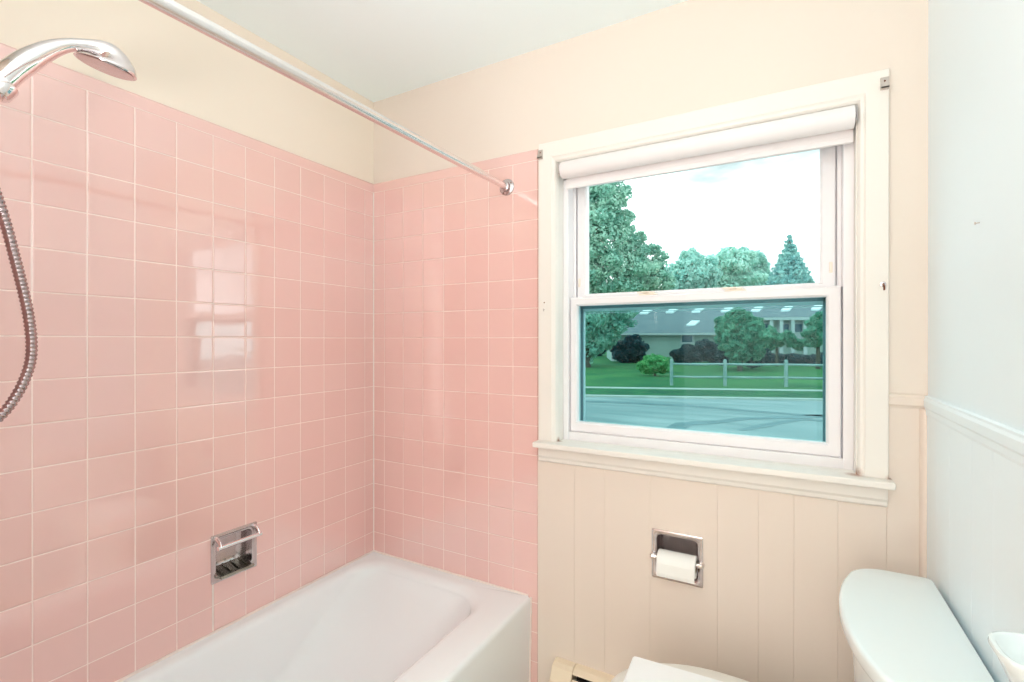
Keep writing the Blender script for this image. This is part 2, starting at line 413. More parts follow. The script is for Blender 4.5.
# roller shade
rs = empty('roller_shade', (1.366, -0.011, 1.9685), 'white roller shade rolled up at the top of the window', 'window shade')
m = MB(); m.lathe([(0.004,0),(0.0295,0.0005),(0.0305,0.002),(0.0305,0.861),(0.0285,0.8625),(0.004,0.863)], (0.9345,-0.011,1.9685), (1,0,0), 40)
m.build('fabric_roll', M['shade'], rs, smooth=True)
m = MB(); m.prism([(0.0165,1.975),(0.0195,1.975),(0.0195,1.924),(0.0245,1.924),(0.0245,1.909),(0.0135,1.909),(0.0135,1.924),(0.0165,1.924)], 0.938, 1.7975, 0)
m.build('fabric_flap', M['shade'], rs, bevel=0.001)
for x in (0.9300, 1.7990):
    m = MB(); m.box(x, x+0.0020, -0.036, 0.012, 1.950, 1.990); m.lathe([(0.006,0),(0.006,0.004)], (x-0.001 if x > 1 else x+0.001,-0.011,1.9685), ((-1 if x > 1 else 1),0,0), 12)
    m.build('bracket', M['worn_chrome'], rs, bevel=0.0006)

# small fittings on the casing
for (x, z, lab) in ((0.853, 2.0375, 'small grey metal curtain bracket on casing above the tub tile edge'), (1.8615, 2.0375, 'small grey metal curtain bracket on upper right casing corner')):
    m = MB(); m.box(x-0.0095, x+0.0095, CF-0.003, CF, z-0.0165, z+0.0165)
    br = m.build('curtain_bracket', M['bracket'], bevel=0.001)
    tag(br, lab, 'bracket', 'curtain brackets on the window casing')
    m = MB(); m.box(x-0.0085, x+0.0085, CF-0.014, CF-0.003, z-0.0155, z-0.0125); m.box(x-0.0085, x+0.0085, CF-0.014, CF-0.012, z-0.0155, z-0.004)
    m.build('hook_lip', M['bracket'], br)
    m = MB(); m.lathe([(0.0022,0),(0.0022,0.0012),(0.001,0.0016)], (x, CF-0.003, z+0.006), (0,-1,0), 10); m.build('screw', M['rust'], br)
m = MB(); m.tube([(1.859, CF, 1.508),(1.859, CF-0.006, 1.508),(1.8595, CF-0.011, 1.503),(1.860, CF-0.010, 1.497),(1.8605, CF-0.005, 1.493)], 0.0022, 8)
hk = m.build('curtain_hook', M['rust'], smooth=True); tag(hk, 'rusty broken curtain hook on the right window casing', 'hook')
m = MB(); m.lathe([(0.0075,0),(0.007,0.001),(0.003,0.0015)], (1.859, CF, 1.508), (0,-1,0), 12); m.build('hook_plate', M['worn_chrome'], hk)
m = MB(); m.box(0.8655, 0.8725, CF-0.002, CF, 1.452, 1.505)
hk = m.build('curtain_hook', M['trim'], bevel=0.001); tag(hk, 'painted-over curtain hook plate on the left window casing', 'hook')
m = MB(); m.tube([(0.869, CF-0.001, 1.472),(0.8695, CF-0.010, 1.466),(0.870, CF-0.012, 1.474)], 0.0018, 8); m.build('prong', M['bracket'], hk, smooth=True)
m = MB(); m.lathe([(0.0025,0),(0.0025,0.0012),(0.001,0.0015)], (0.869, CF-0.002, 1.4965), (0,-1,0), 10); m.build('screw', M['rust'], hk)
m = MB(); m.lathe([(0.0012,-0.0),(0.0012,0.006),(0.0026,0.0062),(0.0024,0.0075)], (W, -0.385, 1.583), (-1,0,-0.1), 10)
tag(m.build('nail', M['bracket']), 'small nail in the bare white wall above the toilet', 'nail')

# ------------------------------------------------------------------ bathtub
TX, TZ = 0.807, 0.405
tub = MB()
def ring(x0,x1,y0,y1,r,z): return [(p[0],p[1],z) for p in rrect(x0,x1,y0,y1,r)]
y0, y1 = YA+TK+0.001, -TK-0.001
x0 = TK+0.001
R = []
R.append(ring(x0, TX-0.012, y0, y1, 0.004, 0.0))
R.append(ring(x0, TX-0.006, y0, y1, 0.004, 0.10))
R.append(ring(x0, TX, y0, y1, 0.004, TZ-0.020))
for k in range(1,7):
    a = k/6*PI/2
    R.append(ring(x0+0.0005*k/6, TX-0.014*(1-math.cos(a)), y0+0.0005*k/6, y1-0.0005*k/6, 0.004+0.004*k/6, TZ-0.020+0.020*math.sin(a)))
# flat rim, then roll into the basin
R.append(ring(x0+0.028, 0.690, y0+0.06, y1-0.040, (0.13,0.10,0.10,0.10), TZ-0.001))
for k in range(1,9):
    a = k/8*PI/2*0.92
    d = 0.034*math.sin(a); h = 0.034*(1-math.cos(a))
    R.append(ring(x0+0.028+d*0.8, 0.690-d, y0+0.06+d, y1-0.040-d*1.3, (0.14,0.11,0.11,0.11), TZ-0.001-h))
bz = 0.085
for k in range(1,11):
    t = k/10
    R.append(ring(x0+0.058+0.045*t, 0.654-0.045*t, y0+0.095+0.06*t, y1-0.085-0.36*t, (0.15+0.10*t,0.12+0.12*t,0.12,0.12), TZ-0.036-(TZ-0.036-bz-0.05)*t))
for k in range(1,7):
    a = k/6*PI/2
    d = 0.09*(1-math.cos(a)) if False else 0.08*(k/6)**1.5
    R.append(ring(x0+0.103+d, 0.609-d, y0+0.155+d, y1-0.445-d*1.8, (0.24,0.21,0.10,0.10), bz+0.05*(1-math.sin(a))))
R.append(ring(x0+0.25, 0.46, y0+0.30, y1-0.68, 0.10, bz-0.001))
tub.rings(R)
tb_o = tub.build('bathtub', M['tub'], smooth=True, angle=50)
tag(tb_o, 'white enamel alcove bathtub along the pink tiled wall', 'bathtub')
m = MB(); m.tube([(0.3305, y0+0.45, bz-0.0015),(0.3305,y0+0.45,bz+0.002)], [0.03,0.027], 24); m.build('drain', M['chrome'], tb_o, smooth=True)
m = MB()
random.seed(4)
def bead(p, q, n):
    pts = []; rr = []
    for k in range(n+1):
        t = k/n; pts.append([p[i]+(q[i]-p[i])*t for i in range(3)]); rr.append(0.0045+0.0018*random.random())
    m.tube(pts, rr, 8)
bead((x0+0.0005, -1.50, TZ+0.0005), (x0+0.0005, -0.01, TZ+0.0005), 60)
bead((0.01, y1-0.0005, TZ+0.0005), (TX-0.012, y1-0.0005, TZ+0.0005), 34)
bead((TX-0.0005, y1-0.0005, TZ-0.003), (TX-0.0075, y1-0.0005, 0.02), 14)
m.build('caulk_bead', M['caulk'], tb_o, smooth=True)

# ------------------------------------------------------------------ recessed soap dish
sd = empty('soap_dish', (0.0, -0.647, 0.645), 'recessed chrome soap dish with grab bar in the tile', 'soap dish')
SY0, SY1, SZ0, SZ1 = -0.7255, -0.5690, 0.5655, 0.7225
def frame_plate(mb, a0, a1, b0, b1, i0, i1, j0, j1, t0, t1, axis, s):
    o = rrect(a0,a1,b0,b1,0.004,4); i = rrect(i0,i1,j0,j1,0.016,4)
    o2 = rrect(a0+0.003,a1-0.003,b0+0.003,b1-0.003,0.004,4); i2 = rrect(i0-0.004,i1+0.004,j0-0.004,j1+0.004,0.018,4)
    def P(p,t): return (t,p[0],p[1]) if axis == 0 else (p[0],t,p[1])
    loops = [[P(p,t0) for p in o],[P(p,t1-s*0.001) for p in o],[P(p,t1) for p in o2],[P(p,t1) for p in i2],[P(p,t1-s*0.003) for p in i],[P(p,t0) for p in i]]
    n = len(o); vs = [p for l in loops for p in l]; fs = []
    for a in range(6):
        b = (a+1)%6
        for j in range(n):
            q = (j+1)%n; fs.append((a*n+j,a*n+q,b*n+q,b*n+j))
    mb.add(vs, fs)
def pan(mb, i0, i1, j0, j1, t0, t1, axis):
    def P(p,t): return (t,p[0],p[1]) if axis == 0 else (p[0],t,p[1])
    d = (t1-t0)
    prof = [(0.0, t0), (0.0, t0+d*0.55), (0.004, t0+d*0.8), (0.012, t0+d*0.95), (0.022, t1)]
    rg = [[P(p,t) for p in rrect(i0+k,i1-k,j0+k,j1-k,max(0.016-k*0.3,0.004),4)] for k,t in prof]
    mb.rings(rg, cap0=False, cap1=True)
m = MB(); frame_plate(m, SY0, SY1, SZ0, SZ1, SY0+0.017, SY1-0.017, SZ0+0.017, SZ1-0.017, TK-0.0005, TK+0.004, 0, 1)
m.build('frame', M['worn_chrome'], sd, smooth=True)
m = MB(); pan(m, SY0+0.0165, SY1-0.0165, SZ0+0.0165, SZ1-0.0165, TK+0.001, -0.052, 0)
m.build('recess', M['worn_chrome'], sd, smooth=True)
m = MB()
pr = [(-0.045,SZ0+0.020),(-0.040,SZ0+0.034),(0.0,SZ0+0.024),(TK+0.010,SZ0+0.020),(TK+0.022,SZ0+0.022),(TK+0.025,SZ0+0.017),(TK+0.022,SZ0+0.012),(TK+0.005,SZ0+0.012),(-0.040,SZ0+0.018)]
m.prism(pr, SY0+0.0215, SY1-0.0215, 1)
m.build('soap_tray', M['tray'], sd, bevel=0.002)
m = MB()
for y in (SY0+0.035, SY0+0.062, SY0+0.09, SY0+0.118):
    m.tube([(-0.036,y,SZ0+0.035),(-0.01,y,SZ0+0.029),(TK+0.008,y,SZ0+0.023)], 0.003, 8)
m.build('tray_ribs', M['tray'], sd, smooth=True)
for y in (SY0+0.013, SY1-0.013):
    m = MB(); m.tube([(TK+0.002,y,SZ1-0.014),(TK+0.016,y,SZ1-0.013),(TK+0.028,y,SZ1-0.022),(TK+0.034,y,SZ1-0.035)], [0.010,0.009,0.008,0.0075], 12, flat=0.6)
    m.build('bar_arm', M['chrome'], sd, smooth=True)
m = MB(); m.tube([(TK+0.034,SY0+0.004,SZ1-0.035),(TK+0.034,SY1-0.004,SZ1-0.035)], 0.0072, 14); m.build('grab_bar', M['chrome'], sd, smooth=True)

# ------------------------------------------------------------------ recessed toilet paper holder and its roll
th = empty('toilet_paper_holder', (1.3295, 0.0, 0.66), 'recessed chrome toilet paper holder in the panelling under the window', 'toilet paper holder')
A0, A1, B0, B1 = 1.2515, 1.4095, 0.585, 0.7430
m = MB(); frame_plate(m, A0, A1, B0, B1, A0+0.015, A1-0.015, B0+0.015, B1-0.015, -PT+0.0005, -PT-0.004, 1, -1); m.build('frame', M['worn_chrome'], th, smooth=True)
m = MB(); pan(m, A0+0.0145, A1-0.0145, B0+0.0145, B1-0.0145, -PT-0.001, 0.062, 1); m.build('recess', M['worn_chrome'], th, smooth=True)
RX, RY, RZ = 1.330, -0.006, 0.656
for sx, x in ((1, A0+0.006), (-1, A1-0.006)):
    m = MB(); m.tube([(x, -PT-0.002, RZ+0.001),(x, -PT-0.011, RZ)], [0.012,0.0105], 16)
    m.tube([(x-sx*0.004, -0.015, RZ),(x+sx*0.009, -0.015, RZ)], [0.010,0.009], 16)
    m.build('roller_post', M['chrome'], th, smooth=True)
m = MB(); m.tube([(A0+0.012,-0.015,RZ),(A1-0.012,-0.015,RZ)], 0.0075, 12); m.build('spindle', M['chrome'], th, smooth=True)
m = MB()
rr = 0.0335; ri = 0.019; xa, xb = 1.2735, 1.3905; yc = -0.015+ri-0.0078; zc = RZ-0.011
yc = -0.010; 
o = [[(x, yc+r*math.cos(2*PI*k/40), zc+0.002+r*math.sin(2*PI*k/40)) for k in range(40)] for x, r in ((xa,ri),(xa,rr-0.002),(xa+0.002,rr),(xb-0.002,rr),(xb,rr-0.002),(xb,ri),(xa,ri))]
m.rings(o, False, False)
ro = m.build('toilet_paper_roll', M['paper'], smooth=True)
tag(ro, 'white toilet paper roll in the recessed chrome holder', 'toilet paper')
m = MB(); m.rings([[(x, yc+r*math.cos(2*PI*k/40), zc+0.002+r*math.sin(2*PI*k/40)) for k in range(40)] for x, r in ((xa+0.001,ri),(xb-0.001,ri),(xb-0.001,ri-0.0012),(xa+0.001,ri-0.0012),(xa+0.001,ri))], False, False)
m.build('cardboard_core', principled('cardboard', (180,150,115), 0.9, noise=0.05), ro, smooth=True)
m = MB(); ft = yc-rr
m.rings([[(x, yy, z) for x in (xa+0.001, xb-0.001)] + [(x, yy-0.001, z) for x in (xb-0.001, xa+0.001)] for yy, z in ((ft-0.0002, zc+0.006),(ft-0.0005, zc-0.01),(ft-0.0008, zc-0.026),(ft+0.0015, zc-0.037))])
m.build('loose_sheet', M['paper'], ro)

# ------------------------------------------------------------------ curtain rod
RXc, RZc = 0.704, 1.9445
cr = empty('shower_curtain_rod', (RXc, -0.76, RZc), 'brushed steel shower curtain rod running from window wall over tub edge', 'curtain rod')
m = MB(); m.tube([(RXc,-0.20,RZc-0.0016),(RXc,YA+TK+0.012,RZc-0.013)], 0.0136, 24); m.build('outer_tube', M['rod'], cr, smooth=True)
m = MB(); m.tube([(RXc,-0.012,RZc),(RXc,-0.30,RZc-0.0024)], 0.0122, 24); m.build('inner_tube', M['rod'], cr, smooth=True)
for y, s, RZc in ((-TK, -1, RZc), (YA+TK, 1, RZc-0.013)):
    m = MB(); m.lathe([(0.031,0),(0.031,0.004),(0.028,0.007),(0.019,0.009),(0.018,0.022),(0.0145,0.024)], (RXc,y,RZc), (0,s,0), 32)
    f = m.build('flange', M['worn_chrome'], cr, smooth=True)
    for dx, dz in ((0.020,0.012),(-0.012,-0.020)):
        m = MB(); m.lathe([(0.004,0),(0.004,0.0015),(0.0015,0.002)], (RXc+dx,y+s*0.0062,RZc+dz), (0,s,0), 10); m.build('screw', M['rust'], f)

# ------------------------------------------------------------------ camera model (to place the hand shower along its outline)
CAM = Vector((1.63312, -1.62643, 1.3595)); YAW = 0.5109356; PITCH = -0.00143; FPX = 487.49
fw = Vector((-math.sin(YAW)*math.cos(PITCH), math.cos(YAW)*math.cos(PITCH), math.sin(PITCH)))
rt = Vector((math.cos(YAW), math.sin(YAW), 0)); up = rt.cross(fw)
def onX(px, py, X):
    d = rt*((px-512)/FPX) + up*((341-py)/FPX) + fw
    t = (X-CAM.x)/d.x
    return CAM + d*t, t
SX = 0.42
hs = empty('hand_shower', onX(0, 86, SX)[0], 'chrome hand shower with ribbed metal hose at the tub head', 'shower head')
def smooth_path(ctrl, per=6):
    """Catmull-Rom through (x,y,r) control points"""
    out = []
    c = [ctrl[0]]+list(ctrl)+[ctrl[-1]]
    for i in range(1, len(c)-2):
        for k in range(per):
            t = k/per
            out.append(tuple(0.5*((2*c[i][j])+(-c[i-1][j]+c[i+1][j])*t+(2*c[i-1][j]-5*c[i][j]+4*c[i+1][j]-c[i+2][j])*t*t+(-c[i-1][j]+3*c[i][j]-3*c[i+1][j]+c[i+2][j])*t**3) for j in range(len(c[0]))))
    out.append(tuple(ctrl[-1])); return out
hc = [(-34,112,9.5),(-16,96,10.5),(2,80.5,11.0),(14,70,11.0),(28,60.5,10.6),(42,52.8,9.2),(55,47.8,7.6),(68,45.2,6.3),(80,45.2,6.2),(90,46.8,7.0),(98,49.5,9.5),(103.5,53.5,14.0),(106,58,19.0),(106.6,62.5,23.0),(106.4,65.8,24.8),(106.1,67.5,24.6)]
hp_ = smooth_path(hc, 5)
pts = []; rad = []
for px, py, r in hp_:
    p, t = onX(px, py, SX - max(0.0, (py-46.0))*0.00045*(1 if px > 85 else 0)); pts.append(p); rad.append(r*t/FPX)
m = MB(); m.tube(pts, rad, 28); m.build('handle_and_head', M['chrome'], hs, smooth=True, angle=60)
e0, e1 = pts[-1], pts[-4]; ax = (e0-e1).normalized()
m = MB(); m.lathe([(rad[-1]*0.93,0.0005),(rad[-1]*0.90,0.002),(rad[-1]*0.55,0.003),(0.004,0.0035)], e0, ax, 32); m.build('spray_plate', M['worn_chrome'], hs, smooth=True)
# collar / holder at the foot of the handle
c0, t0 = onX(4, 83.5, SX); c1, _ = onX(-12, 97, SX); d = (c1-c0).normalized()
m = MB(); m.lathe([(0.019,0),(0.0225,0.001),(0.0230,0.004),(0.0225,0.022),(0.020,0.026)], c0, d, 28); m.build('collar', M['chrome'], hs, smooth=True)
wa = Vector((SX, YA+TK, c1.z-0.03))
m = MB(); m.tube([c1+d*0.004+Vector((0,0,-0.012)), (SX, (c1.y+YA)/2, c1.z-0.035), wa], [0.014,0.013,0.013], 16); m.lathe([(0.032,0),(0.030,0.006),(0.014,0.010)], wa, (0,1,0), 24)
m.build('wall_bracket', M['chrome'], hs, smooth=True)
hx = [(-40,118),(-24,150),(-9,182),(0,206),(8,232),(14.5,257),(21.5,284),(28,313),(31.5,342),(30,363),(23,383),(12,402),(-2,418),(-22,430),(-44,428),(-62,410)]
ctrl = []
for px, py in hx: 
    p, t = onX(px, py, SX+0.004); ctrl.append((p.x,p.y,p.z))
raw = [Vector(p) for p in smooth_path(ctrl, 24)]
# resample evenly at 1/4 rib pitch
PITCH_R = 0.0076; step = PITCH_R/4; out = [raw[0]]; acc = 0.0
for a, b in zip(raw, raw[1:]):
    L = (b-a).length; q = step-acc
    while q <= L:
        out.append(a.lerp(b, q/L)); q += step
    acc = (acc + L) % step
m = MB(); m.tube(out, [(0.0087,0.0087,0.0073,0.0073)[i%4] for i in range(len(out))], 14)
m.build('hose', principled('dark_chrome_hose', (168,148,148), 0.2, metal=1.0, noise=0.05, nscale=40), hs, smooth=True, angle=60)

# ------------------------------------------------------------------ toilet
LZ = 0.793
to = empty('toilet', (1.55, -0.38, 0.0), 'white porcelain toilet with its tank against the right wall', 'toilet')
def tank_plan(xb, xf, bow, yc, hw, rf, n=20):
    pts = [(xb, yc+hw)]
    ys = [yc+hw-2*hw*k/n for k in range(n+1)]
    front = [(xf+bow*((y-yc)/hw)**2, y) for y in ys]
    poly = [(xb, yc+hw)]+front+[(xb, yc-hw)]
    rad = [0.012]+[rf]+[0]*(n-1)+[rf]+[0.012]
    # keep fillet from swallowing neighbours
    keep = [poly[0], poly[1]]+[p for p in front[1:-1] if abs(p[1]-yc) < hw*0.645]+[poly[-2], poly[-1]]
    rk = [0.014, rf]+[0]*(len(keep)-4)+[rf, 0.014]
    return fillet(keep, rk, 8)
YC = -0.381
def tz(xb, xf, bow, hw, rf, z): return [(p[0],p[1],z) for p in tank_plan(xb, xf, bow, YC, hw, rf)]
def slab(mb, specs): mb.rings([tz(*s) for s in specs])
m = MB(); slab(m, [(1.925,1.790,0.030,0.205,0.05,0.385),(1.930,1.778,0.036,0.218,0.05,0.42),(1.933,1.764,0.044,0.232,0.055,0.60),(1.934,1.757,0.046,0.240,0.075,0.735),(1.934,1.755,0.046,0.241,0.075,0.7545)])
m.build('tank', M['porcelain'], to, smooth=True, angle=40)
L0 = 0.7555
sp = [(1.936,1.752,0.047,0.245,0.058,L0),(1.939,1.738,0.053,0.257,0.080,L0+0.003),(1.940,1.735,0.053,0.2600,0.082,L0+0.010),(1.940,1.735,0.053,0.2600,0.082,LZ-0.010)]
for k in range(1,6):
    a = k/5*PI/2; q = 0.008*(1-math.cos(a)); sp.append((1.940-q*0.6,1.735+q,0.053,0.2600-q,0.082-q*0.5,LZ-0.010+0.009*math.sin(a)))
sp.append((1.90,1.80,0.03,0.2,0.03,LZ+0.0005))
m = MB(); slab(m, sp); m.build('tank_lid', M['porcelain'], to, smooth=True, angle=40)
m = MB(); m.tube([(1.792,-0.565,0.69),(1.775,-0.565,0.69)],[0.014,0.012],16); m.tube([(1.772,-0.565,0.69),(1.768,-0.540,0.686),(1.766,-0.50,0.682)],[0.007,0.006,0.008],12)
m.build('flush_lever', M['chrome'], to, smooth=True)
def egg(xf, xb, hw, n=48, cx=None):
    """plan of a bowl: pointed-round front at xf (towards -x), squarer at the tank end xb"""
    xc = xf+(xb-xf)*0.56; pts = []
    for k in range(n):
        a = 2*PI*k/n; c, s = math.cos(a), math.sin(a)
        e = 2.0 if c < 0 else 2.7
        r = (abs(c)**e+abs(s)**e)**(-1/e)
        pts.append((xc + (xb-xc if c > 0 else xc-xf)*c*r, YC + hw*s*r))
    return pts
def eg(xf, xb, hw, z): return [(p[0],p[1],z) for p in egg(xf, xb, hw)]
m = MB(); m.rings([eg(1.40,1.86,0.105,0.0),eg(1.395,1.865,0.108,0.02),eg(1.41,1.85,0.098,0.06),eg(1.41,1.85,0.095,0.16),eg(1.36,1.87,0.120,0.25),eg(1.285,1.90,0.160,0.33),eg(1.245,1.91,0.178,0.390),eg(1.238,1.915,0.182,0.408),eg(1.245,1.91,0.178,0.416)])
m.build('bowl', M['porcelain'], to, smooth=True, angle=50)
m = MB(); m.rings([eg(1.235,1.70,0.184,0.4165),eg(1.230,1.702,0.188,0.421),eg(1.230,1.702,0.188,0.430),eg(1.236,1.70,0.184,0.4345)])
m.build('seat', M['seat'], to, smooth=True)
lr = [eg(1.232,1.705,0.187,0.4350),eg(1.226,1.708,0.192,0.440)]
for k in range(0,6):
    a = k/5*PI/2; q = 0.014*(1-math.cos(a)); lr.append(eg(1.226+q,1.708-q,0.193-q,0.446+0.013*math.sin(a)))
lr.append(eg(1.30,1.66,0.13,0.4605))
m = MB(); m.rings(lr); m.build('lid', M['seat'], to, smooth=True, angle=50)
for y in (YC-0.07, YC+0.07):
    m = MB(); m.tube([(1.715,y-0.02,0.439),(1.715,y+0.02,0.439)],0.011,14); m.build('hinge', M['seat'], to, smooth=True)

# folded white towel on the closed lid
twm = Matrix.Translation((1.2655,-0.2860,0.0)) @ Matrix.Rotation(math.radians(2.6),4,'Z')
m = MB()
def towel_layer(z0, z1, x0, x1, y0, y1, r):
    rg = []
    for dz, q in ((0,0.004),(0.25,0.001),(0.5,0.0),(0.75,0.001),(1,0.004)):
        rg.append([tuple(twm @ Vector((p[0],p[1],z0+(z1-z0)*dz))) for p in rrect(x0+q,x1-q,y0+q,y1-q,r,4)])
    m.rings(rg)
towel_layer(0.4610,0.4750,0.003,0.300,-0.225,-0.002,0.006)
towel_layer(0.4750,0.4890,0.0,0.302,-0.228,0.0,0.006)
tw = m.build('folded_towel', M['towel'], smooth=True); tag(tw, 'bright white folded towel lying on the closed toilet lid', 'towel')

# ------------------------------------------------------------------ ceramic cup holder on the right wall
cz = 0.956
sk = empty('ceramic_soap_holder', (W, -0.749, cz), 'small white ceramic holder on the right wall beside the toilet tank', 'soap holder')
def dsh(q, z, dx, hw=0.054):
    n = 36; out = []
    for k in range(n+1):
        a = PI/2+PI*k/n
        c, s = math.cos(a), math.sin(a); e = 3.0
        r = (abs(c)**e+abs(s)**e)**(-1/e)
        out.append((W-PT-0.001+(dx-q)*c*r, -0.749+(hw-q*0.7)*s*r, z))
    return out
m = MB()
m.rings([dsh(0.03,cz-0.085,0.066),dsh(0.022,cz-0.07,0.070),dsh(0.006,cz-0.02,0.074),dsh(0.0,cz-0.006,0.076),dsh(0.001,cz-0.001,0.076),dsh(0.004,cz,0.076),dsh(0.008,cz-0.002,0.076),dsh(0.012,cz-0.012,0.076),dsh(0.028,cz-0.024,0.076),dsh(0.05,cz-0.028,0.076)])
m.build('dish', M['porcelain'], sk, smooth=True, angle=60)
m = MB(); m.prism(rrect(-0.804,-0.694,cz-0.10,cz+0.002,0.012,5), W+0.002, W-PT-0.010, 0); m.build('back_plate', M['porcelain'], sk, bevel=0.003)

# ------------------------------------------------------------------ baseboard heater
bh = empty('baseboard_heater', (1.40, 0.0, 0.0), 'beige metal baseboard heater along the wall under the window', 'heater')
HT = 0.214; X0h, X1h = 0.909, 1.86
prof_full = [(-PT,0.015),(-0.066,0.015),(-0.068,0.02),(-0.068,0.165),(-0.044,0.203),(-0.030,0.211),(-PT,HT)]
m = MB(); m.prism(prof_full, X0h, 0.987, 0); m.build('end_cap', M['heater'], bh, bevel=0.003)
m = MB(); m.prism(prof_full, X1h-0.07, X1h, 0); m.build('end_cap', M['heater'], bh, bevel=0.003)
m = MB(); m.prism([(-PT,HT-0.0005),(-0.030,HT-0.0035),(-0.046,0.2015),(-0.048,0.198),(-0.046,0.1965),(-0.028,0.207),(-PT,0.2085)], 0.9885, X1h-0.0705, 0); m.build('hood', M['heater'], bh)
m = MB(); m.prism([(-0.066,0.04),(-0.068,0.04),(-0.068,0.150),(-0.064,0.158),(-0.061,0.157),(-0.065,0.149)], 0.9885, X1h-0.0705, 0); m.build('front_cover', M['heater'], bh)
m = MB(); m.prism([(-0.046,0.1765),(-0.0625,0.163),(-0.0635,0.165),(-0.047,0.180)], 0.9885, X1h-0.0705, 0); m.build('damper', M['heater'], bh)
m = MB(); m.box(0.9885, X1h-0.0705, -PT-0.003, -PT, 0.015, 0.2085); m.box(0.9885, X1h-0.0705, -0.060, -PT-0.003, 0.015, 0.020); m.build('back_plate', M['dark'], bh)
m = MB()
for k in range(70): m.box(1.0+k*0.011, 1.0005+k*0.011, -0.056, -0.012, 0.06, 0.135)
m.tube([(0.9885,-0.034,0.097),(X1h-0.0705,-0.034,0.097)], 0.011, 10)
m.build('heating_fins', M['dark'], bh)

# ------------------------------------------------------------------ OUTSIDE (street seen through the window)
OA = math.radians(20.90)
e1 = Vector((math.cos(OA), math.sin(OA), 0)); e2 = Vector((-math.sin(OA), math.cos(OA), 0))
GZ = -0.55
def out_xy(s, t): p = Vector((CAM.x, CAM.y, 0)) + e1*s + e2*t; return p
def px2s(px, t): return t*math.tan(math.atan((px-512)/FPX) - (YAW-OA))
def zat(px, py, t):
    s = px2s(px, t); dep = -s*math.sin(YAW-OA)+t*math.cos(YAW-OA)
    return CAM.z + (341.7-py)/FPX*dep
def oobj(mb, name, mat, parent=None, **kw):
    """mesh given in street coordinates (s, t, z above floor)"""
    mb.v = [tuple(out_xy(p[0], p[1]) + Vector((0,0,p[2]))) for p in mb.v]
    return mb.build(name, mat, parent, **kw)
def oempty(name, s, t, label, cat, group=None):
    p = out_xy(s, t); return empty(name, (p.x, p.y, GZ), label, cat, group)

def two_tone(name, a, b, scale, rough=0.9, detail=6, bump=0.0, stretch=None, lo=0.35, hi=0.65):
    m = bpy.data.materials.new(name); m.use_nodes = True
    nt = m.node_tree; N = nt.nodes; Lk = nt.links; bs = N['Principled BSDF']; bs.inputs['Roughness'].default_value = rough
    bs.inputs['Specular IOR Level'].default_value = 0.2
    tc = N.new('ShaderNodeTexCoord'); mp = N.new('ShaderNodeMapping'); Lk.new(tc.outputs['Object'], mp.inputs[0])
    mp.inputs['Rotation'].default_value = (0,0,-OA)
    if stretch: mp.inputs['Scale'].default_value = stretch
    nz = N.new('ShaderNodeTexNoise'); nz.inputs['Scale'].default_value = scale; nz.inputs['Detail'].default_value = detail
    Lk.new(mp.outputs[0], nz.inputs['Vector'])
    rp_ = N.new('ShaderNodeValToRGB'); Lk.new(nz.outputs['Fac'], rp_.inputs[0])
    rp_.color_ramp.elements[0].position = lo; rp_.color_ramp.elements[1].position = hi
    rp_.color_ramp.elements[0].color = lin(a); rp_.color_ramp.elements[1].color = lin(b)
    Lk.new(rp_.outputs[0], bs.inputs['Base Color'])
    if bump:
        bp = N.new('ShaderNodeBump'); bp.inputs['Strength'].default_value = bump; Lk.new(nz.outputs['Fac'], bp.inputs['Height']); Lk.new(bp.outputs[0], bs.inputs['Normal'])
    return m
M['asphalt'] = two_tone('wet_asphalt', (112, 134, 136), (146, 162, 162), 1.1, 0.55, 8, stretch=(0.35,1.6,1))
M['patch'] = two_tone('asphalt_repair', (90, 116, 120), (112, 136, 140), 3, 0.6)
M['grass'] = two_tone('lawn_grass', (34, 96, 62), (66, 120, 70), 0.35, 0.95, 8)
M['grass2'] = two_tone('verge_grass', (28, 84, 62), (52, 110, 70), 1.2, 0.95, 8)
M['concrete'] = two_tone('pale_concrete', (146, 160, 154), (166, 176, 168), 2, 0.8)
M['roof'] = two_tone('grey_shingles', (104, 118, 124), (118, 130, 134), 1.5, 0.9, 6, stretch=(1,1,5))
M['siding'] = two_tone('pale_siding', (150, 172, 164), (160, 180, 172), 0.8, 0.8)
M['whitewood'] = two_tone('white_painted_wood', (166, 180, 180), (184, 192, 192), 3, 0.7)
M['fence'] = two_tone('weathered_white_fence', (112, 144, 140), (140, 162, 158), 4, 0.8)
M['darkwin'] = principled('dark_house_window', (52,92,108), 0.15, noise=0.05)
M['skylight'] = principled('skylight_pane', (214,226,228), 0.3, noise=0.03)
M['bark'] = two_tone('tree_bark', (70,72,66), (98,96,86), 6, 0.9)
def leafmat(name, a, b):
    m = two_tone(name, a, b, 0.9, 0.75, 3, lo=0.3, hi=0.7)
    nt = m.node_tree; N = nt.nodes; bs = N['Principled BSDF']
    tl_ = N.new('ShaderNodeBsdfTranslucent'); mx = N.new('ShaderNodeMixShader'); mx.inputs[0].default_value = 0.4
    nt.links.new(bs.inputs['Base Color'].links[0].from_socket, tl_.inputs[0])
    nt.links.new(bs.outputs[0], mx.inputs[1]); nt.links.new(tl_.outputs[0], mx.inputs[2]); nt.links.new(mx.outputs[0], N['Material Output'].inputs[0])
    return m
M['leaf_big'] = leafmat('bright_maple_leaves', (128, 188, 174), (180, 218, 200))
M['leaf_far'] = leafmat('hazy_far_leaves', (138, 202, 194), (176, 220, 210))  # haze of distance mixed into the far leaf colours, here and below
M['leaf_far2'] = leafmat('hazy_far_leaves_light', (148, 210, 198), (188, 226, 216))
M['leaf_spruce'] = leafmat('blue_spruce_needles', (112, 180, 182), (154, 206, 200))
M['leaf_dark'] = leafmat('dark_shrub_leaves', (48, 80, 90), (78, 110, 116))
